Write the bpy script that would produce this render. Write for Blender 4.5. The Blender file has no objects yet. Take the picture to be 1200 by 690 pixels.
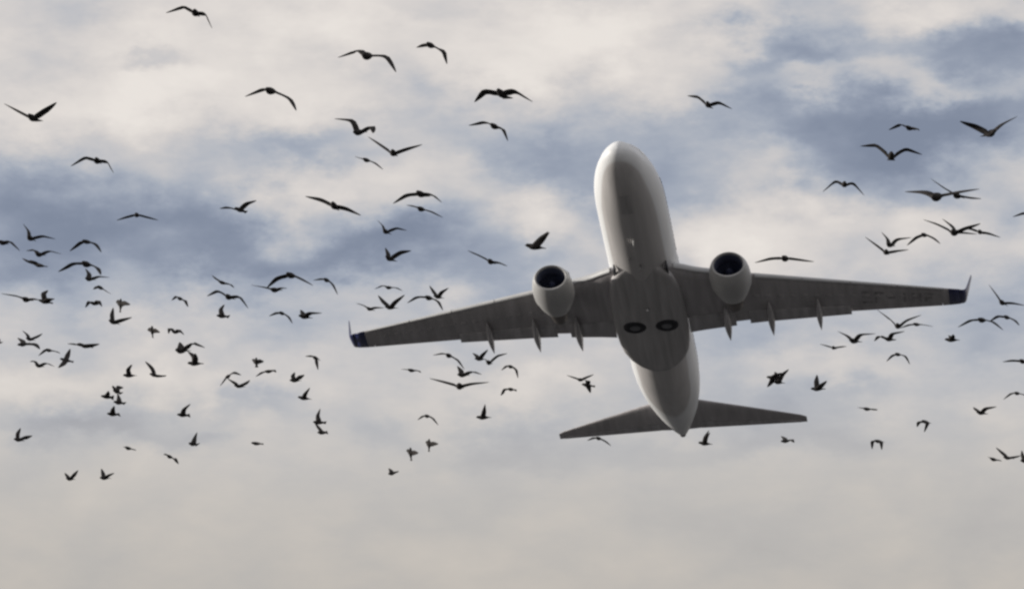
import bpy, bmesh, math, random
from mathutils import Vector, Matrix

random.seed(7)
sc = bpy.context.scene
col = sc.collection
R_ = math.radians

# ------------------------------------------------------------------ camera
PITCH = R_(15.0)
CAM = Vector((0.0, 0.0, 1.7))
FPX = 6000.0                       # focal length in photograph pixels (1200 wide)
RIGHT = Vector((1, 0, 0))
FWD = Vector((0, math.cos(PITCH), math.sin(PITCH)))
UP = Vector((0, -math.sin(PITCH), math.cos(PITCH)))
cam = bpy.data.cameras.new('camera')
cam.sensor_width = 36.0
cam.lens = 36.0 * FPX / 1200.0
cam.clip_start = 0.5
cam.clip_end = 60000
cam_ob = bpy.data.objects.new('camera', cam)
cam_ob.location = CAM
cam_ob.rotation_euler = (math.pi / 2 + PITCH, 0, 0)
col.objects.link(cam_ob)
sc.camera = cam_ob

# ------------------------------------------------------------------ sun
SUN_DIR = (RIGHT * -0.94 + UP * 0.17 + FWD * 0.16).normalized()   # towards the sun
sun = bpy.data.lights.new('sun', 'SUN')
sun.energy = 4.3
sun.angle = R_(0.53)
sun.color = (1.0, 0.95, 0.87)
sun_ob = bpy.data.objects.new('sun', sun)
sun_ob.rotation_euler = SUN_DIR.to_track_quat('Z', 'Y').to_euler()
sun_ob.location = (0, 0, 200)
col.objects.link(sun_ob)

# ------------------------------------------------------------------ colour management
sc.view_settings.view_transform = 'Standard'
sc.view_settings.look = 'None'
sc.view_settings.gamma = 1.0
sc.view_settings.exposure = 0.0
sc.view_settings.use_curve_mapping = False
sc.render.engine = 'CYCLES'
sc.cycles.pixel_filter_type = 'BLACKMAN_HARRIS'
sc.cycles.filter_width = 2.6
sc.cycles.max_bounces = 5


def lin(r, g, b):
    def f(c):
        c /= 255.0
        return c / 12.92 if c <= 0.04045 else ((c + 0.055) / 1.055) ** 2.4
    return (f(r), f(g), f(b), 1.0)


# ------------------------------------------------------------------ sky: Nishita air behind a broken cloud layer
world = bpy.data.worlds.new('World')
sc.world = world
world.cycles.sampling_method = 'MANUAL'
world.cycles.sample_map_resolution = 256
world.use_nodes = True
NT = world.node_tree
NT.nodes.clear()


def N(tree, kind, **kw):
    n = tree.nodes.new(kind)
    for k, v in kw.items():
        setattr(n, k, v)
    return n


def M(op, a, b=None, c=None, clamp=False, tree=None):
    t = tree or NT
    n = t.nodes.new('ShaderNodeMath')
    n.operation = op
    n.use_clamp = clamp
    for i, v in enumerate((a, b, c)):
        if v is None:
            continue
        if hasattr(v, 'is_output'):
            t.links.new(v, n.inputs[i])
        else:
            n.inputs[i].default_value = v
    return n.outputs[0]


def V(op, a, b=None, tree=None, out=0):
    t = tree or NT
    n = t.nodes.new('ShaderNodeVectorMath')
    n.operation = op
    for i, v in enumerate((a, b)):
        if v is None:
            continue
        if hasattr(v, 'is_output'):
            t.links.new(v, n.inputs[i])
        else:
            n.inputs[i].default_value = v
    return n.outputs['Value' if op in ('DOT_PRODUCT', 'LENGTH') else 'Vector']


tc = N(NT, 'ShaderNodeTexCoord')
direction = tc.outputs['Generated']
sep = N(NT, 'ShaderNodeSeparateXYZ')
NT.links.new(direction, sep.inputs[0])
dx, dy, dz = sep.outputs
az = M('ARCTAN2', dx, dy)                      # azimuth from north
el = M('ARCSINE', dz)                          # elevation
# units of a tenth of a radian of sky
U = M('MULTIPLY', az, 10.0 * math.cos(PITCH))
Vv = M('MULTIPLY', M('SUBTRACT', el, PITCH), 10.0)
uv = N(NT, 'ShaderNodeCombineXYZ')
NT.links.new(U, uv.inputs[0])
NT.links.new(Vv, uv.inputs[1])


def noise(vec, scale, detail, rough, stretch, offset=(0, 0, 0), distort=0.0):
    m = N(NT, 'ShaderNodeMapping')
    NT.links.new(vec, m.inputs[0])
    m.inputs['Scale'].default_value = (1, 1, stretch)
    m.inputs['Location'].default_value = offset
    n = N(NT, 'ShaderNodeTexNoise')
    n.inputs['Scale'].default_value = scale
    n.inputs['Detail'].default_value = detail
    n.inputs['Roughness'].default_value = rough
    n.inputs['Distortion'].default_value = distort
    NT.links.new(m.outputs[0], n.inputs['Vector'])
    return n


warp = noise(direction, 16.0, 3.0, 0.55, 1.5, (3.1, 0, 7))
warp2 = noise(direction, 55.0, 5.0, 0.62, 1.8, (9.4, 2, 1))
wv = V('MULTIPLY', V('SUBTRACT', warp.outputs['Color'], (0.5, 0.5, 0.5)), (0.50, 0.24, 0))
wv2 = V('MULTIPLY', V('SUBTRACT', warp2.outputs['Color'], (0.5, 0.5, 0.5)), (0.28, 0.20, 0))
wuv = V('ADD', V('ADD', uv.outputs[0], wv), wv2)

# cloud masses and gaps of this particular sky: centre x, y, half-size (photo-scale units), strength
SKY = [
    # bright masses
    (330, 60, 420, 95, 0.24), (600, 30, 260, 60, 0.14), (130, 120, 120, 35, 0.12), (285, 270, 45, 48, 0.34), (390, 225, 90, 40, 0.20),
    (865, 230, 52, 52, 0.34), (1000, 285, 170, 26, 0.20), (1120, 108, 75, 20, 0.55), (1000, 80, 100, 15, 0.36), (800, 45, 120, 45, 0.22),
    (1165, 215, 55, 38, 0.34), (600, 262, 60, 38, 0.22), (1150, 18, 90, 22, 0.28), (870, 165, 40, 30, 0.25), (1040, 325, 120, 22, 0.16),
    (230, 380, 160, 40, 0.05), (200, 150, 70, 40, 0.10),
    # slate gaps
    (130, 275, 235, 56, -0.34), (40, 235, 110, 40, -0.14), (185, 82, 52, 16, -0.24), (325, 185, 75, 20, -0.22), (620, 165, 120, 48, -0.40),
    (490, 305, 150, 34, -0.30), (985, 140, 160, 82, -0.40), (1100, 165, 130, 62, -0.30), (960, 60, 130, 30, -0.30), (1190, 75, 50, 50, -0.20),
    (1180, 130, 60, 50, -0.08), (90, 510, 95, 20, -0.20), (240, 525, 60, 14, -0.12), (600, 515, 190, 22, -0.15), (300, 482, 70, 14, -0.12),
    (1000, 385, 150, 30, -0.10), (430, 395, 60, 16, -0.10), (900, 505, 110, 16, -0.10), (1010, 470, 70, 14, -0.07), (560, 455, 120, 16, 0.08), (120, 450, 150, 26, 0.12), (1000, 440, 160, 18, 0.06), (1150, 290, 60, 26, -0.14), (340, 315, 130, 28, -0.20), (820, 130, 70, 40, -0.12),
]
t = None
for (x, y, sx, sy, amp) in SKY:
    amp = amp * (1.16 if amp < 0 else 1.0) * (1.7 if y > 420 else 1.0)
    c = ((x - 600) / 600.0, (345 - y) / 600.0, 0)
    d = V('MULTIPLY', V('SUBTRACT', wuv, c), (600.0 / sx, 600.0 / sy, 0))
    g = M('POWER', math.exp(-0.75), V('DOT_PRODUCT', d, d))
    t = M('MULTIPLY', g, amp) if t is None else M('MULTIPLY_ADD', g, amp, t)

n1 = noise(direction, 9.0, 2.0, 0.55, 2.2, (0.3, 5.2, 0.8))
n2 = noise(direction, 38.0, 4.0, 0.56, 2.0, (4.3, 1.2, 2.8))
n3 = noise(direction, 150.0, 3.0, 0.55, 2.6, (1.3, 8.2, 4.8))
t = M('MULTIPLY_ADD', M('SUBTRACT', n1.outputs['Fac'], 0.5), 0.30, t)
t = M('MULTIPLY_ADD', M('SUBTRACT', n2.outputs['Fac'], 0.5), 0.46, t)
t = M('MULTIPLY_ADD', M('SUBTRACT', n3.outputs['Fac'], 0.5), 0.16, t)
# cauliflower heads of the cumulus
vor = N(NT, 'ShaderNodeTexVoronoi', voronoi_dimensions='2D', feature='SMOOTH_F1')
NT.links.new(V('MULTIPLY', wuv, (4.6, 7.5, 0)), vor.inputs['Vector'])
vor.inputs['Scale'].default_value = 1.0
vor.inputs['Smoothness'].default_value = 0.35
t = M('MULTIPLY_ADD', M('SUBTRACT', 0.42, vor.outputs['Distance']), 0.30, t)
t = M('ADD', t, 0.57, clamp=True)

ramp = N(NT, 'ShaderNodeValToRGB')
ramp.color_ramp.interpolation = 'B_SPLINE'
els = ramp.color_ramp.elements
stops = [(0.0, lin(127, 137, 157)), (0.22, lin(149, 158, 176)), (0.42, lin(174, 181, 193)), (0.60, lin(202, 200, 201)),
         (0.78, lin(220, 214, 210)), (1.0, lin(236, 230, 224))]
els[0].position, els[0].color = stops[0]
els[1].position, els[1].color = stops[-1]
for p, cc in stops[1:-1]:
    e = els.new(p)
    e.color = cc
NT.links.new(t, ramp.inputs[0])

# haze thickening towards the horizon
hz = N(NT, 'ShaderNodeMapRange')
hz.interpolation_type = 'SMOOTHSTEP'
NT.links.new(M('ADD', el, M('MULTIPLY', M('SUBTRACT', warp.outputs['Fac'], 0.5), 0.02)), hz.inputs['Value'])
hz.inputs['From Min'].default_value = R_(12.5)
hz.inputs['From Max'].default_value = R_(15.0)
hz.inputs['To Min'].default_value = 0.74
hz.inputs['To Max'].default_value = 0.0
mixh = N(NT, 'ShaderNodeMix', data_type='RGBA')
NT.links.new(hz.outputs[0], mixh.inputs['Factor'])
NT.links.new(ramp.outputs[0], mixh.inputs['A'])
low = N(NT, 'ShaderNodeMapRange')
NT.links.new(el, low.inputs['Value'])
low.inputs['From Min'].default_value = R_(11.4)
low.inputs['From Max'].default_value = R_(14.2)
mixl = N(NT, 'ShaderNodeMix', data_type='RGBA')
NT.links.new(low.outputs[0], mixl.inputs['Factor'])
mixl.inputs['A'].default_value = lin(188, 181, 171)
mixl.inputs['B'].default_value = lin(207, 202, 196)
NT.links.new(mixl.outputs['Result'], mixh.inputs['B'])

sky = N(NT, 'ShaderNodeTexSky')
sky.sky_type = 'NISHITA'
sky.sun_disc = False
sky.sun_elevation = math.asin(SUN_DIR.z)
sky.sun_rotation = math.atan2(SUN_DIR.x, SUN_DIR.y)
sky.air_density = 1.0
sky.dust_density = 2.0
bg_air = N(NT, 'ShaderNodeBackground')
NT.links.new(sky.outputs[0], bg_air.inputs[0])
bg_air.inputs[1].default_value = 0.06
bg_cloud = N(NT, 'ShaderNodeBackground')
NT.links.new(mixh.outputs['Result'], bg_cloud.inputs[0])
bg_cloud.inputs[1].default_value = 1.0
cover = M('MULTIPLY_ADD', t, 0.06, 0.93, clamp=True)
mixs = N(NT, 'ShaderNodeMixShader')
NT.links.new(cover, mixs.inputs[0])
NT.links.new(bg_air.outputs[0], mixs.inputs[1])
NT.links.new(bg_cloud.outputs[0], mixs.inputs[2])
wo = N(NT, 'ShaderNodeOutputWorld')
NT.links.new(mixs.outputs[0], wo.inputs[0])

# ------------------------------------------------------------------ materials


def material(name, base, rough=0.45, metal=0.0, var=0.12, scale=1.5, coat=0.0, spec=0.5, streak=(1, 1, 1)):
    m = bpy.data.materials.new(name)
    m.use_nodes = True
    nt = m.node_tree
    b = nt.nodes['Principled BSDF']
    b.inputs['Roughness'].default_value = rough
    b.inputs['Metallic'].default_value = metal
    b.inputs['Coat Weight'].default_value = coat
    b.inputs['Specular IOR Level'].default_value = spec
    tcn = N(nt, 'ShaderNodeTexCoord')
    mp = N(nt, 'ShaderNodeMapping')
    mp.inputs['Scale'].default_value = streak
    nt.links.new(tcn.outputs['Object'], mp.inputs[0])
    nz = N(nt, 'ShaderNodeTexNoise')
    nz.inputs['Scale'].default_value = scale
    nz.inputs['Detail'].default_value = 6
    nt.links.new(mp.outputs[0], nz.inputs['Vector'])
    r = N(nt, 'ShaderNodeMapRange')
    r.inputs['From Min'].default_value = 0.3
    r.inputs['From Max'].default_value = 0.7
    r.inputs['To Min'].default_value = 1 - var
    r.inputs['To Max'].default_value = 1 + var * 0.5
    nt.links.new(nz.outputs['Fac'], r.inputs['Value'])
    mx = N(nt, 'ShaderNodeVectorMath', operation='SCALE')
    mx.inputs[0].default_value = base[:3]
    nt.links.new(r.outputs[0], mx.inputs['Scale'])
    nt.links.new(mx.outputs[0], b.inputs['Base Color'])
    return m, nt, b, mx


MAT = {}
MAT['white'] = material('white_paint', (0.80, 0.80, 0.79), 0.32, var=0.05, coat=0.2, streak=(0.3, 1, 1))[0]
MAT['nacelle'] = material('nacelle_paint', (0.42, 0.415, 0.412), 0.42, var=0.12, coat=0.0, streak=(0.4, 1, 1))[0]
MAT['wing'] = material('wing_grey', (0.43, 0.408, 0.415), 0.46, var=0.26, streak=(0.18, 1.6, 1))[0]
MAT['flap'] = material('flap_grey', (0.46, 0.445, 0.455), 0.48, var=0.28, streak=(0.25, 2.0, 1))[0]
MAT['fairing'] = material('belly_grey', (0.44, 0.424, 0.425), 0.46, var=0.24, streak=(0.16, 2.2, 2))[0]
MAT['navy'] = material('navy_paint', (0.026, 0.032, 0.11), 0.35, var=0.05)[0]
MAT['metal'] = material('bare_metal', (0.62, 0.62, 0.64), 0.30, metal=0.9, var=0.06)[0]
MAT['hot'] = material('exhaust_metal', (0.18, 0.16, 0.15), 0.45, metal=0.8, var=0.2, scale=4)[0]
MAT['fan'] = material('fan_titanium', (0.07, 0.082, 0.14), 0.4, metal=0.4, var=0.1)[0]
MAT['duct'] = material('inlet_liner', (0.13, 0.145, 0.22), 0.6, var=0.1)[0]
MAT['tyre'] = material('tyre_rubber', (0.02, 0.021, 0.026), 0.75, var=0.2, scale=6)[0]
MAT['hub'] = material('wheel_hub', (0.17, 0.17, 0.185), 0.55, metal=0.1, var=0.1, scale=8)[0]
MAT['well'] = material('well_shade', (0.035, 0.036, 0.045), 0.7, var=0.2, scale=5)[0]
MAT['glass'] = material('window_glass', (0.012, 0.014, 0.018), 0.08, var=0.05, coat=0.5)[0]
MAT['black'] = material('black_mark', (0.05, 0.05, 0.055), 0.5, var=0.2, scale=3)[0]
MAT['faded'] = material('faded_lettering', (0.31, 0.294, 0.30), 0.5, var=0.4, scale=3)[0]
MAT['slat'] = material('slat_paint', (0.46, 0.46, 0.465), 0.4, var=0.08)[0]
MAT['lamp'] = material('lamp_lens', (0.7, 0.7, 0.72), 0.12, var=0.05, coat=0.6)[0]


def fuselage_paint():
    m, nt, b, mx = material('fuselage_paint', (0.73, 0.735, 0.745), 0.48, var=0.05, coat=0.0, spec=0.35, streak=(0.3, 1, 1))
    tcn = N(nt, 'ShaderNodeTexCoord')
    sp = N(nt, 'ShaderNodeSeparateXYZ')
    nt.links.new(tcn.outputs['Object'], sp.inputs[0])
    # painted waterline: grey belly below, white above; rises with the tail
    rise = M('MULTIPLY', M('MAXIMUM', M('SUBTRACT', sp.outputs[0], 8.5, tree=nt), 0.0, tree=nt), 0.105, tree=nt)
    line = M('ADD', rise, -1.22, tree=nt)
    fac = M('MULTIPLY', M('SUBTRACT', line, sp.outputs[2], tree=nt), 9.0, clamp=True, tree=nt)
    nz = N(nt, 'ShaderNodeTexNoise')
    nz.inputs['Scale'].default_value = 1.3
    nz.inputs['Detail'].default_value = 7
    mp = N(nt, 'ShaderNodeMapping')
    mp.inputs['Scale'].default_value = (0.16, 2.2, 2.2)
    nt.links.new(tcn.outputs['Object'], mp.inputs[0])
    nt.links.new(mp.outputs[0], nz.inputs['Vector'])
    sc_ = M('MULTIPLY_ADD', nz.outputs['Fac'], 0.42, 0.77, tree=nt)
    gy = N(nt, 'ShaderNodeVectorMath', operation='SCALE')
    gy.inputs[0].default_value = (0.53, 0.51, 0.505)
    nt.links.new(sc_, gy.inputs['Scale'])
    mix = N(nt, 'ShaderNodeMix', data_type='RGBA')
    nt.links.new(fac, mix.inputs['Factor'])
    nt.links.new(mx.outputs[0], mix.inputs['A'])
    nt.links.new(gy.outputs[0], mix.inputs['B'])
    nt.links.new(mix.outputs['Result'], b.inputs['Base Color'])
    return m


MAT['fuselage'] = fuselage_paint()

# ------------------------------------------------------------------ helpers


def obj(name, me, mat=None, parent=None, smooth=True):
    if mat is not None:
        me.materials.append(MAT[mat] if isinstance(mat, str) else mat)
    if smooth:
        me.polygons.foreach_set('use_smooth', [True] * len(me.polygons))
    o = bpy.data.objects.new(name, me)
    col.objects.link(o)
    o.parent = parent
    return o


def mesh(verts, faces, name='mesh', recalc=True):
    me = bpy.data.meshes.new(name)
    me.from_pydata([tuple(v) for v in verts], [], faces)
    if recalc:
        bm = bmesh.new()
        bm.from_mesh(me)
        bmesh.ops.remove_doubles(bm, verts=bm.verts, dist=1e-5)
        bmesh.ops.recalc_face_normals(bm, faces=bm.faces)
        bm.to_mesh(me)
        bm.free()
    me.update()
    return me


def loft(rings, close=True, cap0=True, cap1=True):
    """rings: equal-length vertex loops"""
    n = len(rings[0])
    v, f = [], []
    for r in rings:
        v += r
    for i in range(len(rings) - 1):
        for j in range(n if close else n - 1):
            k = (j + 1) % n
            f.append((i * n + j, i * n + k, (i + 1) * n + k, (i + 1) * n + j))
    if cap0:
        f.append(tuple(range(n)))
    if cap1:
        f.append(tuple(range((len(rings) - 1) * n, len(rings) * n)))
    return v, f


def sharp(o, deg=35):
    me = o.data
    bm = bmesh.new()
    bm.from_mesh(me)
    for e in bm.edges:
        if len(e.link_faces) == 2 and e.calc_face_angle(0) > R_(deg):
            e.smooth = False
    bm.to_mesh(me)
    bm.free()
    return o


# ------------------------------------------------------------------ ground under the flight path (below the picture)
gm = bpy.data.materials.new('dark_tarmac')
gm.use_nodes = True
gnt = gm.node_tree
gb = gnt.nodes['Principled BSDF']
gb.inputs['Roughness'].default_value = 0.9
gn = N(gnt, 'ShaderNodeTexNoise')
gn.inputs['Scale'].default_value = 0.05
gn.inputs['Detail'].default_value = 9
gtc = N(gnt, 'ShaderNodeTexCoord')
gnt.links.new(gtc.outputs['Object'], gn.inputs['Vector'])
gr = N(gnt, 'ShaderNodeValToRGB')
gr.color_ramp.elements[0].color = (0.040, 0.041, 0.043, 1)
gr.color_ramp.elements[1].color = (0.072, 0.073, 0.075, 1)
gnt.links.new(gn.outputs['Fac'], gr.inputs[0])
gnt.links.new(gr.outputs[0], gb.inputs['Base Color'])
S = 20000
ground = obj('ground', mesh([(-S, -S, 0), (S, -S, 0), (S, S, 0), (-S, S, 0)], [(0, 1, 2, 3)]), gm)
ground['kind'] = 'structure'

# ------------------------------------------------------------------ the airliner
# local axes: x aft, y starboard, z up; x measured from 18 m behind the datum nose
AX = 18.0


def build_airliner():
    root = bpy.data.objects.new('airliner', None)
    col.objects.link(root)
    root['label'] = 'large white and grey twin-engine passenger jet climbing overhead among the birds'
    root['category'] = 'airplane'
    r = ((0.12404479, -0.99215831, -0.01532234), (0.47477533, 0.07290406, -0.87708231), (0.87132157, 0.10152282, 0.48009566))
    T = (7.588, -0.327, 283.2)
    cols = []
    for k in range(3):
        cols.append(RIGHT * r[0][k] - UP * r[1][k] + FWD * r[2][k])
    loc = CAM + RIGHT * T[0] - UP * T[1] + FWD * T[2]
    root.matrix_world = Matrix(((cols[0][0], cols[1][0], cols[2][0], loc[0]), (cols[0][1], cols[1][1], cols[2][1], loc[1]),
                                (cols[0][2], cols[1][2], cols[2][2], loc[2]), (0, 0, 0, 1)))

    # ---- fuselage
    N0 = 1.25
    st = [(0.0, -0.66, -0.74, 0.04), (0.08, -0.42, -0.98, 0.30), (0.3, -0.18, -1.20, 0.56), (0.7, 0.08, -1.42, 0.84), (1.2, 0.30, -1.58, 1.03),
          (1.7, 0.48, -1.70, 1.16), (2.2, 0.76, -1.79, 1.27), (2.8, 1.08, -1.86, 1.39), (3.6, 1.40, -1.92, 1.53), (4.6, 1.66, -1.97, 1.67),
          (6.0, 1.89, -2.0, 1.81), (8.0, 1.98, -2.0, 1.87), (12.0, 2.0, -2.0, 1.88), (16.0, 2.0, -2.0, 1.88), (20.0, 2.0, -2.0, 1.88),
          (24.0, 2.0, -2.0, 1.88), (25.5, 2.0, -1.97, 1.88), (27.0, 2.0, -1.84, 1.87), (28.6, 2.0, -1.56, 1.81), (30.2, 1.98, -1.2, 1.70),
          (31.8, 1.95, -0.8, 1.53), (33.2, 1.90, -0.44, 1.33), (34.6, 1.82, -0.06, 1.08), (35.8, 1.72, 0.28, 0.82), (36.7, 1.60, 0.55, 0.60),
          (37.3, 1.48, 0.74, 0.43), (37.75, 1.38, 0.90, 0.30), (38.0, 1.32, 0.98, 0.22)]
    # densify with Catmull-Rom
    dense = []
    for i in range(len(st) - 1):
        p0, p1, p2, p3 = st[max(i - 1, 0)], st[i], st[i + 1], st[min(i + 2, len(st) - 1)]
        for s in range(3):
            u = s / 3
            dense.append(tuple(0.5 * ((2 * p1[k]) + (p2[k] - p0[k]) * u + (2 * p0[k] - 5 * p1[k] + 4 * p2[k] - p3[k]) * u * u
                                      + (-p0[k] + 3 * p1[k] - 3 * p2[k] + p3[k]) * u ** 3) for k in range(4)))
    dense.append(st[-1])

    def fx(x):
        return x + N0 * (1 - x / 13.0) - AX if x < 13 else x - AX

    def egg(x, sn):
        return 1 - 0.26 * max(0.0, 1 - x / 8.0) * max(0.0, sn)

    def section(x):
        for a, b in zip(dense, dense[1:]):
            if a[0] <= x <= b[0]:
                u = (x - a[0]) / (b[0] - a[0])
                return [a[k] + (b[k] - a[k]) * u for k in range(4)]
        return dense[-1]
    rings = []
    NS = 56
    for (x, top, bot, w) in dense:
        zc, h = (top + bot) / 2, (top - bot) / 2
        rings.append([(fx(x), w * math.cos(a) * egg(x, math.sin(a)), zc + h * math.sin(a)) for a in [2 * math.pi * j / NS for j in range(NS)]])
    v, f = loft(rings)
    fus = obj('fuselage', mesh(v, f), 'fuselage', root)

    def skin(x, ang, off=0.0):
        _, top, bot, w = section(x)
        zc, h = (top + bot) / 2, (top - bot) / 2
        return Vector((fx(x), (w + off) * math.cos(ang) * egg(x, math.sin(ang)), zc + (h + off) * math.sin(ang)))
    # cockpit windows: six panes wrapped on the nose
    for s in (1, -1):
        for (xa, xb, a0, a1) in ((1.95, 2.75, 88, 64), (2.05, 2.95, 60, 42), (2.35, 3.15, 39, 26)):
            vs, fs = [], []
            n = 5
            for i in range(n + 1):
                for j in range(n + 1):
                    ang = R_(a0 + (a1 - a0) * j / n)
                    if s < 0:
                        ang = math.pi - ang
                    vs.append(skin(xa + (xb - xa) * i / n + 0.15 * j / n, ang, 0.012))
            for i in range(n):
                for j in range(n):
                    q = i * (n + 1) + j
                    fs.append((q, q + 1, q + n + 2, q + n + 1))
            obj('cockpit_window', mesh(vs, fs), 'glass', fus)
    # cabin windows
    wm = []
    for i in range(16):
        a = 2 * math.pi * i / 16
        wm.append((0.115 * math.copysign(abs(math.cos(a)) ** 0.7, math.cos(a)), 0.0, 0.17 * math.copysign(abs(math.sin(a)) ** 0.7, math.sin(a))))
    v, f = loft([[(p[0], -0.02, p[2]) for p in wm], [(p[0], 0.012, p[2]) for p in wm]])
    wmesh = mesh(v, f, 'cabin_window')
    wmesh.materials.append(MAT['glass'])
    for s in (1, -1):
        for i in range(44):
            x = 6.2 + i * 0.508
            if 14.5 < x < 15.0:
                continue
            ang = R_(13)
            p = skin(x, ang if s > 0 else math.pi - ang, 0.0)
            o = bpy.data.objects.new('cabin_window', wmesh)
            col.objects.link(o)
            o.parent = fus
            o.location = p
            o.rotation_euler = (R_(13) * s, 0, 0) if s > 0 else (R_(-13), 0, math.pi)
            if s < 0:
                o.rotation_euler = (R_(13), 0, math.pi)
    # nose-gear doors
    for s in (1, -1):
        vs, fs = [], []
        for i in range(5):
            for j in range(4):
                vs.append(skin(3.3 + 2.0 * i / 4, R_(-90) + s * R_(1.0 + 9.5 * j / 3), 0.014))
        for i in range(4):
            for j in range(3):
                q = i * 4 + j
                fs.append((q, q + 1, q + 5, q + 4))
        obj('nose_gear_door', mesh(vs, fs), 'fairing', root)
    # blade antennas and drain masts on the belly
    for (x, y, ln, ht) in ((8.2, 0.0, 0.45, 0.34), (10.6, 0.45, 0.32, 0.26), (11.4, -0.1, 0.4, 0.3)):
        z = section(x)[2] + 0.03
        rr = []
        for (dz_, c0, c1, th) in ((0, 0, ln, 0.035), (-ht, ln * 0.55, ln, 0.014)):
            rr.append([(fx(x) + c0, y, z + dz_), (fx(x) + (c0 * .6 + c1 * .4), y + th, z + dz_), (fx(x) + c1, y, z + dz_), (fx(x) + (c0 * .6 + c1 * .4), y - th, z + dz_)])
        v, f = loft(rr)
        obj('antenna', mesh(v, f), 'black' if y else 'white', root, smooth=False)
    # ram-air inlets ahead of the wing roots
    for s in (1, -1):
        rr = []
        for (x, w, z) in ((12.5, 0.03, -1.50), (12.8, 0.08, -1.58), (13.5, 0.07, -1.64), (14.1, 0.02, -1.66)):
            rr.append([(x - AX, s * 1.42 - w, z + 0.10), (x - AX, s * 1.42 - w, z - 0.14), (x - AX, s * 1.42 + w, z - 0.06), (x - AX, s * 1.42 + w, z + 0.14)])
        v, f = loft(rr)
        obj('air_inlet', mesh(v, f), 'well', root, smooth=False)
    # exhaust outlet in the tail cone
    rr = []
    for (x, rad) in ((37.9, 0.20), (38.12, 0.19), (38.12, 0.15), (37.9, 0.13)):
        rr.append([(x - AX, rad * math.cos(a), 1.15 + rad * math.sin(a)) for a in [2 * math.pi * j / 20 for j in range(20)]])
    v, f = loft(rr, cap0=False)
    sharp(obj('tail_exhaust', mesh(v, f), 'hot', root))

    # ---- wing to body fairing
    rr = []
    fs_ = [(12.2, 0.6, -1.70, 0.10), (12.9, 1.25, -1.70, 0.24), (13.6, 1.68, -1.70, 0.315), (14.8, 1.90, -1.70, 0.36), (16.0, 1.99, -1.70, 0.405),
           (17.2, 2.03, -1.70, 0.47), (18.4, 2.04, -1.70, 0.49), (19.6, 2.02, -1.70, 0.48), (20.8, 1.96, -1.73, 0.43), (21.8, 1.82, -1.78, 0.35), (22.7, 1.52, -1.84, 0.25), (23.5, 1.05, -1.90, 0.15), (24.0, 0.5, -1.94, 0.08)]
    for (x, w, zc, h) in fs_:
        ring = []
        for j in range(44):
            a = 2 * math.pi * j / 44
            ca, sa = math.cos(a), math.sin(a)
            e = 0.72
            hh = h if sa < 0 else h * 1.5
            ring.append((x - AX, w * math.copysign(abs(ca) ** e, ca), zc + hh * math.copysign(abs(sa) ** e, sa)))
        rr.append(ring)
    v, f = loft(rr)
    obj('wing_body_fairing', mesh(v, f), 'fairing', root)

    # ---- main wheels lying flat in the belly, no doors over them
    for s in (1, -1):
        zb = -2.185
        wx, wy = 18.4 - AX, s * 0.88
        seg = 40

        def ringz(rad, z, x0=wx, y0=wy):
            return [(x0 + rad * math.cos(2 * math.pi * j / seg), y0 + rad * math.sin(2 * math.pi * j / seg), z) for j in range(seg)]
        wheel = bpy.data.objects.new('main_wheel', None)
        col.objects.link(wheel)
        wheel.parent = root
        v, f = loft([ringz(0.64, zb + 0.1), ringz(0.62, zb - 0.012), ringz(0.58, zb - 0.014)])
        obj('well_shade', mesh(v, f), 'well', wheel)  # flat dark disc on the closed belly, coloured like the shade of a wheel recess
        tr = []
        for k in range(14):
            a = 2 * math.pi * k / 14
            tr.append(ringz(0.425 + 0.135 * math.cos(a), zb - 0.02 + 0.07 * math.sin(a)))
        tr.append(tr[0])
        v, f = loft(tr, cap0=False, cap1=False)
        obj('tyre', mesh(v, f), 'tyre', wheel)
        v, f = loft([ringz(0.31, zb + 0.02), ringz(0.30, zb - 0.045), ringz(0.22, zb - 0.062), ringz(0.07, zb - 0.066), ringz(0.02, zb - 0.066)])
        obj('hub_cap', mesh(v, f), 'hub', wheel)

    # ---- wings
    def lerp_tab(tab, y):
        for a, b in zip(tab, tab[1:]):
            if a[0] <= y <= b[0]:
                u = (y - a[0]) / (b[0] - a[0])
                return [a[k] + (b[k] - a[k]) * u for k in range(1, len(a))]
        return list(tab[-1][1:])
    # y, leading edge x, trailing edge x, mid z, thickness ratio
    WT = [(0.0, 12.6, 20.2, -1.50, 0.145), (1.9, 13.45, 20.3, -1.36, 0.142), (3.0, 14.3, 20.35, -1.24, 0.138), (5.75, 15.65, 20.6, -0.95, 0.126),
          (10.8, 18.15, 21.55, -0.42, 0.115), (16.2, 20.92, 22.82, 0.20, 0.108), (17.0, 21.35, 22.98, 0.32, 0.10)]

    def foil(u):                    # half thickness, NACA-like, blunt nose
        return 5 * (0.2969 * math.sqrt(max(u, 0)) - 0.126 * u - 0.3516 * u * u + 0.2843 * u ** 3 - 0.1026 * u ** 4)
    UP_F = [0, .006, .02, .05, .10, .18, .30, .45, .60, .72]

    def wing_ring(y, s, end, x0=0.0):
        le, te, zc, th = lerp_tab(WT, y)
        c = te - le
        us = [u for u in UP_F if u < end - 0.02] + [end]
        while len(us) < len(UP_F) + 1:
            us.append(end)
        pts = []
        for u in reversed(us):
            pts.append((le + u * c - AX, s * y, zc + foil(u) * th * c * 1.15 + 0.02 * c * (1 - u)))
        for u in us[1:]:
            pts.append((le + u * c - AX, s * y, zc - foil(u) * th * c * 0.85 + 0.02 * c * (1 - u)))
        return pts

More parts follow.
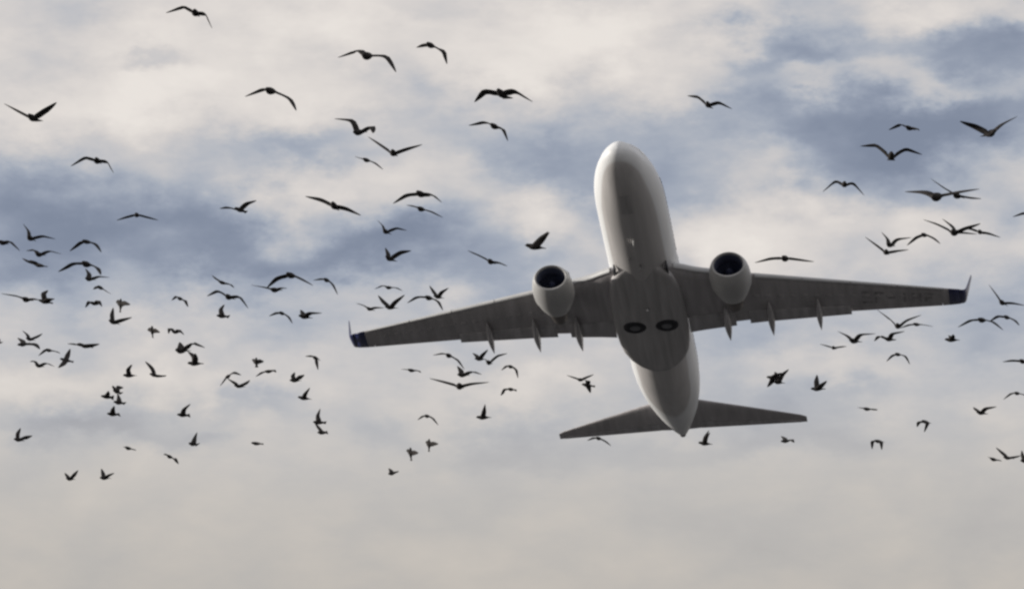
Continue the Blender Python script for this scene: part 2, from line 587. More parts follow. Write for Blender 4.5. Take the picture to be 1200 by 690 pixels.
    def panel(y0, y1, s, ua, chord, defl, drop, aft, name, parent, mat='flap', nseg=6, thick=0.14):
        rr = []
        for i in range(nseg + 1):
            y = y0 + (y1 - y0) * i / nseg
            le, te, zc, th = lerp_tab(WT, y)
            c = te - le
            cf = chord * c
            xo, zo = le + ua * c + aft, zc - foil(ua) * th * c * 0.25 + 0.02 * c * (1 - ua) - drop
            ring = []
            us = [0, .03, .1, .25, .5, .8, 1.0]
            ca, sa = math.cos(R_(defl)), math.sin(R_(defl))
            for u in reversed(us):
                px, pz = u * cf, foil(u) * thick * cf
                ring.append((xo + px * ca + pz * sa - AX, s * y, zo - px * sa + pz * ca))
            for u in us[1:]:
                px, pz = u * cf, -foil(u) * thick * cf * 0.8
                ring.append((xo + px * ca + pz * sa - AX, s * y, zo - px * sa + pz * ca))
            rr.append(ring)
        v, f = loft(rr)
        return sharp(obj(name, mesh(v, f), mat, parent), 60)

    for s in (1, -1):
        rr = []
        for y in (0.6, 1.3, 1.9, 2.4, 3.0, 3.8, 4.6, 5.75, 7.0, 8.5, 10.0, 10.8):
            rr.append(wing_ring(y, s, 0.80))
        for y in (10.82, 12.0, 13.5, 15.0, 16.0):
            rr.append(wing_ring(y, s, 0.78))
        for y in (16.03, 16.5, 17.0):
            rr.append(wing_ring(y, s, 1.0))
        v, f = loft(rr)
        wing = sharp(obj('wing', mesh(v, f), 'wing', root), 50)
        if s > 0:
            wing['label'] = 'grey wing at the left of the picture'
        else:
            wing['label'] = 'grey wing at the right of the picture with dark registration letters'
        # trailing-edge flaps, a few degrees down, with the cut-out behind the engine
        panel(2.05, 4.62, s, 0.76, 0.235, 8, 0.12, 0.0, 'inboard_flap', wing)
        panel(5.38, 10.97, s, 0.76, 0.255, 6, 0.07, 0.0, 'outboard_flap', wing)
        panel(4.47, 5.53, s, 0.77, 0.20, 3, 0.05, 0.0, 'thrust_gate', wing, mat='wing')
        panel(10.85, 16.0, s, 0.775, 0.22, 0, 0.0, 0.0, 'aileron', wing, mat='wing', thick=0.12)
        # oval tank access panels along the underside
        for i in range(15):
            y = 5.9 + i * 0.66
            le, te, zc, th = lerp_tab(WT, y)
            c = te - le
            vs = []
            for (gr, dzv) in ((1.0, 0.004), (0.9, -0.010), (0.0, -0.012)):
                for j in range(16):
                    a = 2 * math.pi * j / 16
                    yy = y + 0.20 * gr * math.cos(a)
                    uu = 0.40 + (0.13 * gr * math.sin(a)) / c * 1.6
                    l2, t2, z2, h2 = lerp_tab(WT, yy)
                    c2 = t2 - l2
                    vs.append((l2 + uu * c2 - AX, s * yy, z2 - foil(uu) * h2 * c2 * 0.85 + 0.02 * c2 * (1 - uu) + dzv))
            v, f = loft([vs[0:16], vs[16:32], vs[32:48]], cap0=False, cap1=False)
            obj('access_panel', mesh(v, f), 'wing', wing)
        # leading-edge slats
        for (y0, y1) in ((6.0, 8.5), (8.55, 11.05), (11.1, 13.6), (13.65, 16.15)):
            rr = []
            for i in range(5):
                y = y0 + (y1 - y0) * i / 4
                le, te, zc, th = lerp_tab(WT, y)
                c = te - le
                dxs, dzs = -0.10, -0.05
                out, inn = [], []
                for (u, sg) in ((.13, 1), (.08, 1), (.04, 1), (.015, 1), (0, 1), (.006, -1), (.014, -1), (.024, -1)):
                    k = 1.15 if sg > 0 else 0.85
                    out.append((le + u * c + dxs - AX, s * y, zc + sg * foil(u) * th * c * k + 0.02 * c * (1 - u) + dzs + (0.015 if sg > 0 else -0.015)))
                for q in reversed(out):
                    inn.append((q[0] + 0.05, s * y, zc + 0.02 * c + dzs + (q[2] - zc - 0.02 * c - dzs) * 0.72))
                rr.append(out + inn)
            v, f = loft(rr)
            sharp(obj('slat', mesh(v, f), 'slat', wing), 50)
        # pale leading-edge skin between body and engine
        rr = []
        for i in range(6):
            y = 1.75 + 2.6 * i / 5
            le, te, zc, th = lerp_tab(WT, y)
            c = te - le
            out, inn = [], []
            for (u, sg) in ((.12, 1), (.08, 1), (.04, 1), (.015, 1), (.004, 1), (0, 1), (.004, -1), (.010, -1)):
                k = 1.15 if sg > 0 else 0.85
                out.append((le + u * c - 0.10 - AX, s * y, zc + sg * foil(u) * th * c * k + 0.02 * c * (1 - u) + (0.02 if sg > 0 else -0.03)))
            for q in reversed(out):
                inn.append((q[0] + 0.06, s * y, zc + 0.02 * c + (q[2] - zc - 0.02 * c) * 0.8))
            rr.append(out + inn)
        v, f = loft(rr)
        sharp(obj('leading_edge_skin', mesh(v, f), 'slat', wing), 60)
        # flap track fairings
        for (y, x0, x1, rad) in ((4.15, 17.9, 21.85, 0.27), (6.55, 18.3, 22.1, 0.255), (9.2, 18.9, 22.4, 0.225)):
            rr = []
            le, te, zc, th = lerp_tab(WT, y)
            for i in range(13):
                u = i / 12
                rad_ = rad * (max(0.02, math.sin(math.pi * min(1, u * 1.9) / 2) ** 0.7 if u < .52 else (1 - ((u - .52) / .48) ** 1.6)) + 0.02)
                x = x0 + (x1 - x0) * u
                zz = zc - 0.045 * (te - le) * (1.2 - u) - 0.16 * u * 1.9 - 0.10
                rr.append([(x - AX, s * y + rad_ * 0.72 * math.cos(a), zz + rad_ * 1.15 * math.sin(a)) for a in [2 * math.pi * j / 16 for j in range(16)]])
            v, f = loft(rr)
            obj('flap_track_fairing', mesh(v, f), 'flap', wing)
        # blended winglet and the navy wing end
        def wl_ring(x0, c, y, z, ny, nz_, th):
            us = [0, .02, .08, .2, .4, .7, 1.0]
            ring = []
            for u in reversed(us):
                ring.append((x0 + u * c - AX, s * (y + ny * foil(u) * th * c), z + nz_ * foil(u) * th * c))
            for u in us[1:]:
                ring.append((x0 + u * c - AX, s * (y - ny * foil(u) * th * c), z - nz_ * foil(u) * th * c))
            return ring
        rr = []
        base_y, base_z = 17.0, 0.32
        path = [(0.0, 0.0, 21.36, 1.63, 6), (0.16, 0.03, 21.46, 1.57, 18), (0.28, 0.12, 21.60, 1.48, 45), (0.35, 0.30, 21.82, 1.34, 68), (0.41, 0.62, 22.15, 1.15, 79),
                (0.51, 1.2, 22.72, .88, 80), (0.60, 1.75, 23.2, .66, 80), (0.66, 2.1, 23.58, .48, 80)]
        for (dy, dzv, le, c, ang) in path:
            ny, nz_ = -math.sin(R_(ang)), math.cos(R_(ang))
            rr.append(wl_ring(le, c, base_y + dy, base_z + dzv + 0.02, ny, nz_, 0.10))
        v, f = loft(rr)
        w = obj('winglet', mesh(v, f), 'navy', wing)
        w['label'] = 'upturned navy winglet'
        # dark tip cap reaching inboard
        rr = []
        for y in (16.4, 16.7, 17.0):
            le, te, zc, th = lerp_tab(WT, y)
            rr.append([(p[0], p[1], zc + 0.02 + (p[2] - zc - 0.02) * 1.10 - 0.004) for p in wing_ring(y, s, 1.0)])
        rr = [[(p[0] * 1.0 + (0.012 if k < 0 else 0), p[1], p[2]) for k, p in enumerate(r_)] for r_ in rr]
        v, f = loft(rr)
        obj('wing_tip_cap', mesh(v, f), 'navy', wing)

        # ---- engine
        eng = bpy.data.objects.new('engine', None)
        col.objects.link(eng)
        eng.parent = root
        ex, ey, ez = 11.95 - AX, s * 4.83, -2.20
        seg = 48

        def er(x, rad, flat=1.0, zo=0.0):
            out = []
            for j in range(seg):
                a = 2 * math.pi * j / seg
                sn = math.sin(a)
                out.append((ex + x, ey + rad * 0.96 * math.cos(a) * 1.02, ez + zo + rad * 0.96 * (0.90 if x < 0.3 else 0.94) * (sn if sn > 0 else sn * flat)))
            return out
        nac = [(0.10, 0.945, .97), (0.22, 1.0, .97), (0.5, 1.075, .965), (0.9, 1.135, .96), (1.4, 1.16, .96), (2.0, 1.13, .97), (2.3, 1.05, .98), (2.7, 0.95, 1), (3.05, 0.84, 1), (3.25, 0.77, 1),
               (3.25, 0.745, 1), (3.1, 0.755, 1), (2.9, 0.77, 1)]
        v, f = loft([er(x, r_, fl) for (x, r_, fl) in nac], cap0=False, cap1=False)
        nc = sharp(obj('nacelle', mesh(v, f), 'nacelle', eng), 70)
        lip = [(0.10, 0.945, .97), (0.04, 0.915, .97), (0.0, 0.87, .97), (0.02, 0.845, .93), (0.08, 0.82, .88), (0.16, 0.80, .84)]
        v, f = loft([er(x, r_, fl) for (x, r_, fl) in lip], cap0=False, cap1=False)
        obj('inlet_lip', mesh(v, f), 'nacelle', nc)
        duct = [(0.16, 0.80, .84), (0.29, 0.79, .86), (0.4, 0.78, .90), (0.8, 0.785, 1), (1.3, 0.79, 1)]
        v, f = loft([er(x, r_, fl) for (x, r_, fl) in duct], cap0=False, cap1=False)
        obj('inlet_duct', mesh(v, f), 'duct', nc)
        # fan of 24 blades in front of a dark disc
        vs, fs = [], []
        for k in range(24):
            a = 2 * math.pi * k / 24
            for (rad, da, x) in ((0.20, -.08, .82), (0.20, .08, .96), (0.45, .06, .92), (0.69, .03, .89), (0.69, -.11, .78), (0.45, -.10, .78)):
                vs.append((ex + x, ey + rad * math.cos(a + da), ez + rad * math.sin(a + da)))
            b0 = k * 6
            fs.append(tuple(range(b0, b0 + 6)))
        b0 = len(vs)
        vs += er(1.0, 0.785)
        fs.append(tuple(range(b0, b0 + seg)))
        fan = obj('fan', mesh(vs, fs), 'fan', eng, smooth=False)
        v, f = loft([er(0.54, 0.01), er(0.58, 0.06), er(0.68, 0.14), er(0.80, 0.20), er(0.92, 0.24)])
        obj('spinner', mesh(v, f), 'fan', fan)
        core = [(2.9, 0.62), (3.6, 0.60), (4.3, 0.50), (4.75, 0.42), (4.75, 0.40), (4.4, 0.40)]
        v, f = loft([er(x, r_, 1, 0.03) for (x, r_) in core], cap0=True, cap1=False)
        sharp(obj('core_nozzle', mesh(v, f), 'hot', eng), 60)
        v, f = loft([er(4.3, .30, 1, 0.03), er(4.8, 0.24, 1, 0.03), er(5.2, 0.12, 1, 0.03), er(5.4, 0.03, 1, 0.03)])
        obj('exhaust_plug', mesh(v, f), 'hot', eng)
        # pylon
        rr = []
        for (x, wd, z0, z1) in ((0.9, 0.05, 0.95, 1.18), (1.6, 0.17, 0.95, 1.30), (2.8, 0.20, 0.80, 1.36), (4.0, 0.19, 0.55, 1.25), (5.2, 0.14, 0.5, 1.05), (6.4, 0.05, 0.62, 0.95)):
            rr.append([(ex + x, ey - wd, ez + z0), (ex + x, ey - wd, ez + z1), (ex + x, ey + wd, ez + z1), (ex + x, ey + wd, ez + z0)])
        v, f = loft(rr)
        obj('pylon', mesh(v, f), 'nacelle', eng)
        # nacelle strake on the inboard side
        a0 = math.pi * 0.72 if s > 0 else math.pi * 0.28
        dirv = Vector((0, math.cos(a0), math.sin(a0)))
        per = Vector((0, -math.sin(a0), math.cos(a0))) * 0.012
        b_ = Vector((ex, ey, ez))
        pr = [b_ + Vector((0.75, 0, 0)) + dirv * 1.10, b_ + Vector((1.95, 0, 0)) + dirv * 1.12, b_ + Vector((1.95, 0, 0)) + dirv * 1.36, b_ + Vector((1.45, 0, 0)) + dirv * 1.34]
        v, f = loft([[p - per for p in pr], [p + per for p in pr]])
        obj('strake', mesh(v, f), 'nacelle', nc, smooth=False)

        # ---- tailplane
        rr = []
        for (y, le, te, z, th) in ((0.3, 32.9, 36.95, 0.86, .11), (1.2, 33.5, 37.1, 0.98, .11), (4.0, 35.5, 37.85, 1.32, .10), (7.0, 37.65, 38.6, 1.66, .10), (7.32, 38.0, 38.68, 1.70, .08)):
            c = te - le
            us = [0, .008, .03, .08, .2, .4, .7, 1.0]
            rr.append([(le + u * c - AX, s * y, z + foil(u) * th * c) for u in reversed(us)] + [(le + u * c - AX, s * y, z - foil(u) * th * c) for u in us[1:]])
        full = rr
        nu = 8

        def cut(ring, keep_front):
            # split a section at the elevator hinge (point 1 is 70 per cent chord on top, nu*2-3 underneath)
            if keep_front:
                return ring[1:-1]
            return [ring[0], ring[1], ring[-2], ring[-1]]
        v, f = loft([cut(q, True) for q in full])
        tp = sharp(obj('tailplane', mesh(v, f), 'wing', root), 50)
        er_ = []
        for q in full[1:-1]:
            e4 = cut(q, False)
            hx = 0.035
            er_.append([e4[0], (e4[1][0] + hx, e4[1][1], e4[1][2]), (e4[2][0] + hx, e4[2][1], e4[2][2] - 0.012), (e4[3][0], e4[3][1], e4[3][2] - 0.012)])
        v, f = loft(er_)
        obj('elevator', mesh(v, f), 'flap', tp, smooth=False)
        tip = []
        for q in full[-2:]:
            e4 = cut(q, False)
            tip.append(e4)
        v, f = loft(tip)
        obj('tailplane_tip', mesh(v, f), 'wing', tp, smooth=False)
        e0 = [cut(q, False) for q in full[:2]]
        v, f = loft(e0)
        obj('root_fillet', mesh(v, f), 'wing', tp, smooth=False)

    # dark registration letters under the port wing: too blurred to read, kept as letter-shaped strokes
    def under(y, u):
        le, te, zc, th = lerp_tab(WT, y)
        c = te - le
        return Vector((le + u * c - AX, -y, zc - foil(u) * th * c * 0.85 + 0.02 * c * (1 - u) - 0.014))
    strokes = []
    y = 11.65
    for k, pat in enumerate(('E', 'L', '-', 'I', 'H', 'F')):
        w = 0.52
        segs = {'E': ((0, .24, .62, .68), (0, 1, .24, .30), (0, .8, .43, .49), (0, 1, .62, .68)), 'L': ((0, 1, .24, .31), (0, .26, .24, .68)), '-': ((.1, .9, .43, .49),),
                'I': ((.38, .64, .24, .68),), 'H': ((0, .26, .24, .68), (.74, 1, .24, .68), (.2, .8, .43, .49)), 'F': ((0, .26, .24, .68), (0, 1, .24, .31), (0, .8, .43, .5))}[pat]
        for (a, b, u0, u1) in segs:
            strokes.append((y + a * w, y + b * w, u0, u1))
        y += 0.68
    vs, fs = [], []
    for (ya, yb, u0, u1) in strokes:
        b0 = len(vs)
        vs += [under(ya, u0), under(yb, u0), under(yb, (u0 + u1) / 2), under(yb, u1), under(ya, u1), under(ya, (u0 + u1) / 2)]
        fs += [(b0, b0 + 1, b0 + 2, b0 + 5), (b0 + 5, b0 + 2, b0 + 3, b0 + 4)]
    reg = obj('registration_lettering', mesh(vs, fs), 'faded', root, smooth=False)

    # ---- fin
    rr = []
    for (z, le, te, th) in ((1.7, 30.4, 36.9, .09), (2.3, 32.1, 37.0, .095), (5.0, 34.6, 37.9, .095), (7.6, 36.9, 38.75, .09), (7.9, 37.3, 38.8, .07)):
        c = te - le
        us = [0, .008, .03, .08, .2, .4, .7, 1.0]
        rr.append([(le + u * c - AX, foil(u) * th * c, z) for u in reversed(us)] + [(le + u * c - AX, -foil(u) * th * c, z) for u in us[1:]])
    v, f = loft(rr)
    fin = obj('tail_fin', mesh(v, f), 'white', root)
    # anti-collision lamp under the belly
    rr = []
    for (dz_, rad) in ((0.0, .10), (-.04, .095), (-.08, .07), (-.10, .02)):
        rr.append([(16.4 - AX + rad * math.cos(a), rad * math.sin(a), -2.19 + dz_) for a in [2 * math.pi * j / 14 for j in range(14)]])
    v, f = loft(rr)
    obj('belly_beacon', mesh(v, f), 'lamp', root)
    return root


build_airliner()

# ------------------------------------------------------------------ the flock
# Each gull has its own pose.  A row holds an origin and a reading scale, then the bearings of head, tail, first wrist, first wing tip,
# second wrist and second wing tip; the distance of each bird follows from its real wing length (0.70 m a wing) and the limbs are
# swung in depth until every bone has its real length.
BIRDS = [
    # ---- top left
    (200, 0, 6, (168, 78), (180, 108), (95, 48), (-30, 95), (245, 98), (297, 207), 'dark gull with arched wings, topmost bird near the upper left corner'),
    (200, 0, 6, (670, 632), (745, 645), (640, 625), (515, 675), (830, 690), (885, 782), 'dark gull with arched wings directly below the topmost gull at upper left'),
    (400, 0, 6, (150, 395), (222, 386), (115, 350), (-28, 400), (310, 395), (385, 512), 'large dark gull with long arched wings at top centre left, right wing drooping'),
    (400, 0, 6, (600, 308), (665, 332), (578, 314), (525, 328), (715, 365), (742, 450), 'small dark gull banking at top centre, one wing almost hidden'),
    (500, 80, 6, (495, 155), (572, 210), (405, 155), (335, 235), (610, 155), (745, 240), 'large black gull with M-shaped wings above and left of the jet nose'),
    (500, 80, 6, (448, 396), (515, 424), (405, 375), (295, 402), (530, 425), (570, 515), 'grey gull just under the large M-shaped gull left of the jet nose'),
    (0, 115, 6, (203, 122), (265, 160), (120, 88), (22, 38), (310, 90), (405, 35), 'dark gull with wings raised in a wide V at the upper left edge'),
    (0, 115, 6, (678, 428), (688, 455), (600, 415), (500, 480), (755, 445), (808, 530), 'lone gull with evenly bent wings below the V-winged gull at upper left'),
    (380, 115, 6, (205, 243), (285, 232), (195, 160), (70, 145), (325, 198), (345, 250), 'black gull with one wing stretched left and the other folded down, left of centre'),
    (380, 115, 6, (478, 372), (494, 402), (390, 325), (305, 270), (570, 360), (690, 328), 'pale-winged gull head on with shallow V wings, just below the gull with a folded wing'),
    (380, 115, 6, (272, 428), (330, 445), (252, 424), (212, 408), (352, 456), (415, 505), 'small gull gliding tilted down to the right, left of the pale V-winged gull'),
    (400, 200, 4.058, (358, 102), (405, 122), (308, 114), (245, 156), (428, 113), (478, 153), 'dark gull with broad arched wings, upper of two stacked close together at centre left'),
    (400, 230, 6, (536, 82), (594, 98), (510, 70), (455, 60), (630, 110), (715, 150), 'gull with flat tilted wings, lower of two stacked close together at centre left'),
    (200, 230, 6, (1136, 46), (1168, 94), (1060, 22), (945, 0), (1240, 85), (1340, 135), 'gull gliding with straight wings sloping down to the right, above left of centre'),
    (200, 230, 6, (450, 82), (532, 112), (400, 76), (340, 86), (528, 50), (605, 30), 'dark gull banking with tail to the right, alone above the small bright cloud at left'),
    (400, 230, 6, (298, 236), (330, 262), (288, 205), (252, 168), (385, 222), (460, 240), 'gull with left wing raised and right wing level, above another with both wings raised'),
    (400, 230, 6, (312, 422), (372, 455), (320, 395), (306, 360), (410, 392), (490, 382), 'dark gull with right wing swept up, halfway above the left wing tip of the jet'),
    (400, 230, 6, (1035, 448), (1070, 472), (965, 415), (890, 382), (1105, 465), (1165, 490), 'pale gull in a straight tilted glide, left of the left engine'),
    (400, 230, 6, (312, 640), (362, 642), (288, 626), (232, 652), (380, 642), (430, 665), 'small gull with wavy wings above the pair near the left wing tip'),
    (400, 200, 4.058, (872, 354), (974, 370), (950, 318), (984, 288), None, None, 'black gull in side view with wings raised, just above the left engine'),
    # ---- left edge, middle height
    (0, 255, 12, (398, 262), (462, 318), (385, 185), (300, 85), (590, 255), (770, 300), 'gull with left wing up and right wing curved level, top of the left-edge cluster'),
    (0, 255, 12, (-10, 335), (95, 372), (130, 325), (290, 470), (-60, 300), (-190, 330), 'gull cut by the left edge of the picture, one wing trailing down'),
    (0, 255, 12, (508, 506), (602, 528), (470, 452), (345, 465), (680, 468), (860, 512), 'gull with wavy thin wings in the middle of the left-edge cluster'),
    (0, 230, 6, (230, 474), (332, 496), (190, 458), (150, 435), (285, 486), (348, 494), 'dark gull gliding sideways, lowest of the left-edge cluster'),
    (0, 230, 6, (580, 312), (648, 328), (560, 322), (485, 385), (668, 336), (715, 395), 'black gull with thick arched wings, upper of two arches at left'),
    (0, 230, 6, (580, 466), (642, 488), (510, 470), (412, 530), (680, 498), (718, 552), 'black gull with thick arched wings, lower of two arches at left'),
    (0, 230, 6, (602, 576), (656, 586), (618, 545), (590, 508), (690, 563), (768, 570), 'gull with raised near wing tucked under the lower arch-winged gull at left'),
    (0, 230, 6, (958, 124), (965, 140), (890, 145), (815, 170), (1040, 148), (1110, 168), 'pale gull head on with long gently drooping wings, alone at upper left'),
    (100, 325, 12, (175, 120), (262, 175), (150, 132), (92, 168), (290, 192), (365, 238), 'blurred dark gull banking, just below the two arch-winged gulls at left'),
    (0, 325, 6, (632, 178), (705, 190), (620, 166), (594, 212), (688, 160), (722, 206), 'small black gull with short hunched wings, left of a diving gull'),
    (100, 325, 12, (500, 295), (490, 492), (455, 330), (412, 345), (552, 345), (648, 380), 'dark gull diving away with its tail hanging down, left of the upper left group'),
    (100, 325, 12, (332, 602), (468, 658), (355, 535), (376, 425), (505, 595), (658, 560), 'black gull with wings raised in an L, just below the diving gull at left'),
    (0, 325, 6, (162, 148), (210, 162), (110, 130), (5, 114), (240, 150), (305, 162), 'gull with very long faint wings stretched to the left edge'),
    (0, 325, 6, (268, 160), (372, 182), (293, 115), (328, 90), (345, 150), (392, 150), 'gull in side view with one wing up, touching the long faint-winged gull at left edge'),
    (0, 380, 12, (368, 192), (478, 224), (370, 145), (298, 88), (505, 178), (605, 128), 'gull with V wings, upper of an overlapping pair at the lower left edge'),
    (0, 380, 12, (246, 288), (425, 265), (300, 245), (222, 192), (482, 282), (570, 348), 'gull in side view, lower of an overlapping pair at the lower left edge'),
    (0, 380, 12, (645, 352), (740, 376), (625, 358), (528, 442), (775, 376), (860, 408), 'dark gull with shallow arched wings beside the overlapping pair at lower left'),
    (0, 380, 12, (498, 566), (608, 596), (470, 512), (405, 528), (640, 538), (772, 594), 'gull with wavy wings below the shallow-arched gull at lower left'),
    (0, 380, 12, (838, 482), (1034, 528), (925, 440), (968, 345), (890, 545), (838, 605), 'black gull with wings spread vertically, beside the shallow-arched gull at lower left'),
    (0, 325, 6, (555, 474), (655, 492), (528, 468), (470, 466), (640, 474), (705, 466), 'dark gull gliding flat, right of the gull with vertically spread wings'),
    (0, 325, 6, (-60, 448), (8, 460), (-40, 440), (-70, 420), (-20, 436), (-45, 410), 'gull almost wholly outside the left edge, only its tail tip showing'),
    (0, 325, 6, (1068, 338), (1073, 424), (1050, 360), (1028, 370), (1095, 366), (1132, 384), 'small gull flying away with tail down, left of the middle left group'),
    (200, 320, 6, (8, 410), (65, 416), (-14, 385), (-20, 426), (52, 394), (98, 434), 'small black hunched gull just right of the tail-down gull in the left middle'),
    (200, 320, 6, (50, 172), (88, 188), (35, 162), (0, 192), (100, 195), (122, 238), 'small gull with hooked wings between the diving gull and the long arched gull at left'),
    (200, 320, 6, (335, 56), (402, 80), (318, 44), (285, 14), (412, 76), (448, 104), 'blurred gull banking, right above the long double-arched gull at left centre'),
    (200, 320, 6, (392, 156), (428, 180), (330, 120), (252, 162), (480, 160), (547, 248), 'gull with long double-arched wings at left centre, above a sail-shaped gull'),
    (200, 320, 6, (322, 298), (410, 306), (345, 255), (374, 220), None, None, 'gull in side view like a sail, directly below the long double-arched gull'),
    (200, 320, 6, (702, 114), (770, 120), (645, 98), (562, 84), (772, 104), (822, 106), 'gull flying flat, tucked under the big arched gull at left centre'),
    (200, 320, 6, (815, 4), (885, 28), (745, 32), (672, 104), (910, 40), (1005, 88), 'big black gull with a tall arch of wings at left centre'),
    (200, 320, 6, (1078, 40), (1122, 60), (1060, 40), (998, 50), (1136, 76), (1176, 152), 'gull with arched wings, right of the big arched gull at left centre'),
    (200, 320, 6, (766, 274), (806, 292), (740, 278), (688, 302), (825, 305), (858, 354), 'small gull with thin arched wings below the big arched gull at left centre'),
    (200, 320, 6, (898, 298), (990, 316), (920, 282), (908, 258), (970, 278), (1065, 280), 'dark gull in side view with wing stretched right, beside the small thin-arched gull'),
    (200, 320, 6, (36, 540), (115, 548), (60, 515), (52, 486), (150, 492), (238, 524), 'gull with one long bent wing, upper of a touching pair at left'),
    (200, 320, 6, (116, 632), (232, 636), (158, 590), (112, 552), (170, 600), (180, 562), 'gull in side view with raised wings, lower of a touching pair at left'),
    (200, 410, 6, (602, 52), (603, 122), (585, 72), (566, 68), (622, 74), (650, 82), 'tiny triangular gull flying away, above the small curved gull at left centre'),
    (200, 410, 6, (660, 152), (728, 146), (640, 156), (594, 188), (716, 140), (745, 156), 'small gull with curved wing just below the tiny triangular gull'),
    (200, 410, 6, (388, 196), (422, 170), (384, 198), (344, 254), (440, 160), (498, 176), 'gull with wings bent like a hook, upper left of a linked pair at left centre'),
    (200, 410, 6, (446, 248), (520, 260), (432, 224), (394, 200), (520, 236), (560, 210), 'gull with V wings, lower right of a linked pair at left centre'),
    (200, 410, 6, (1000, 46), (1042, 66), (988, 42), (942, 45), (1022, 88), (1038, 138), 'gull with one wing level and one hanging straight down, left of the jet wing tip'),
    (200, 410, 6, (836, 212), (914, 216), (850, 185), (868, 158), (905, 186), (938, 174), 'small black gull with raised wings below the gull whose wing hangs down'),
    (200, 410, 6, (892, 330), (990, 346), (940, 310), (982, 262), None, None, 'small black gull with swept-up wing, midway in the column left of centre'),
    (200, 410, 6, (1000, 505), (1092, 511), (1025, 465), (1048, 413), None, None, 'gull with wing held straight up, above another in the column left of centre'),
    (200, 410, 6, (1032, 578), (1102, 580), (1036, 546), (1014, 514), None, None, 'small gull with wing slanting back, lowest of the column left of centre'),
    (200, 410, 6, (44, 452), (134, 461), (90, 415), (142, 376), None, None, 'small gull with forward-swept raised wing, alone at lower left centre'),
    (200, 410, 6, (128, 655), (190, 666), (163, 622), (180, 580), None, None, 'small gull like a shark fin, above the bottom left of the flock'),
    (200, 410, 6, (566, 652), (650, 660), (585, 654), (560, 652), (630, 656), (655, 662), 'tiny flat gull reduced to a dash, low at left centre'),
    (100, 420, 12, (528, 234), (720, 240), (590, 155), (658, 82), None, None, 'small black gull with pointed raised wing, left of the gull with a slanting wing'),
    (100, 420, 12, (902, 214), (1060, 254), (930, 150), (836, 42), (1075, 242), (1145, 234), 'gull with one long straight wing slanting up to the left, at lower left'),
    (100, 420, 12, (392, 445), (505, 492), (385, 405), (372, 384), (440, 394), (522, 410), 'gull at the top of a knot of three overlapping birds at lower left'),
    (100, 420, 12, (218, 524), (395, 552), (318, 490), (345, 450), None, None, 'gull at the left of a knot of three overlapping birds at lower left'),
    (100, 420, 12, (398, 606), (555, 632), (452, 562), (430, 500), None, None, 'gull at the lower right of a knot of three overlapping birds at lower left'),
    (0, 460, 6, (752, 146), (840, 155), (790, 118), (810, 90), None, None, 'small triangular gull alone just below the knot of three birds'),
    (0, 460, 6, (98, 324), (164, 338), (114, 290), (136, 250), (172, 312), (224, 302), 'lone small gull with wings raised, in the blue patch at lower left'),
    (0, 460, 6, (466, 600), (520, 610), (464, 586), (446, 566), (515, 580), (548, 544), 'small gull with V wings, left of two at the bottom left'),
    (0, 460, 6, (702, 596), (770, 602), (716, 570), (704, 536), (765, 576), (808, 560), 'small gull with one wing up, right of two at the bottom left'),
    (0, 460, 6, (880, 382), (930, 398), (876, 384), (856, 384), (926, 394), (955, 406), 'tiny pale gull in flat glide, above the two gulls at bottom left'),
    (100, 420, 4.6, (440, 520), (474, 538), (434, 516), (416, 520), (480, 540), (502, 568), 'tiny pale gull with curved wings right of the bottom left pair'),
    # ---- around the left wing and tail
    (400, 325, 6, (178, 212), (222, 232), (150, 194), (102, 182), (238, 210), (302, 213), 'gull head on with level wings, left of a V-winged gull above the wing tip'),
    (400, 325, 6, (306, 206), (388, 216), (290, 175), (256, 126), (370, 175), (446, 122), 'black gull with wings in a bold V just above the left wing tip'),
    (400, 325, 6, (590, 136), (648, 152), (530, 135), (462, 180), (675, 165), (714, 232), 'dark gull with long arched wings, left of two crossing above the left wing'),
    (400, 325, 6, (648, 130), (718, 146), (645, 105), (618, 58), (697, 105), (754, 74), 'dark gull with V wings, right of two crossing above the left wing'),
    (400, 325, 6, (466, 648), (528, 658), (455, 648), (416, 646), (532, 652), (560, 668), 'small gull gliding flat below the left wing'),
    (500, 395, 6, (138, 122), (180, 136), (110, 114), (42, 128), (215, 160), (266, 228), 'gull with long thin arched wings below the left wing, touching a gull beneath'),
    (500, 395, 6, (216, 262), (294, 268), (234, 236), (214, 204), (310, 240), (388, 262), 'dark gull with right wing stretched level, touched by the arched gull below the left wing'),
    (500, 395, 6, (226, 332), (238, 358), (120, 313), (18, 290), (310, 325), (440, 315), 'gull head on with very long flat pale wings below the left wing'),
    (500, 395, 6, (336, 150), (414, 156), (344, 130), (322, 112), (386, 125), (430, 86), 'small black gull with raised wings just under the outer flap of the left wing'),
    (500, 395, 6, (428, 168), (448, 190), (420, 166), (408, 156), (495, 130), (568, 114), 'gull with a single wing stretched up to the right, under the left wing'),
    (500, 395, 6, (572, 202), (615, 212), (560, 202), (524, 234), (626, 226), (642, 288), 'gull with wings bent down like a staple, under the left wing'),
    (500, 395, 6, (572, 362), (620, 370), (545, 364), (520, 408), (610, 366), (628, 378), 'small gull with one wing hanging, below the staple-winged gull'),
    (500, 395, 6, (346, 562), (456, 563), (398, 520), (410, 472), None, None, 'gull in side view with broad triangular wing, below centre'),
    (500, 395, 6, (1058, 296), (1112, 300), (1040, 288), (985, 268), (1122, 280), (1172, 260), 'dark gull, upper of two overlapping left of the fuselage tail'),
    (500, 395, 6, (1088, 330), (1184, 346), (1132, 352), (1152, 394), (1128, 308), (1112, 300), 'dark gull with a wing pointing down, lower of two overlapping left of the fuselage tail'),
    (400, 460, 6, (586, 160), (626, 168), (570, 165), (534, 194), (640, 178), (682, 228), 'small gull with plain arched wings at lower centre'),
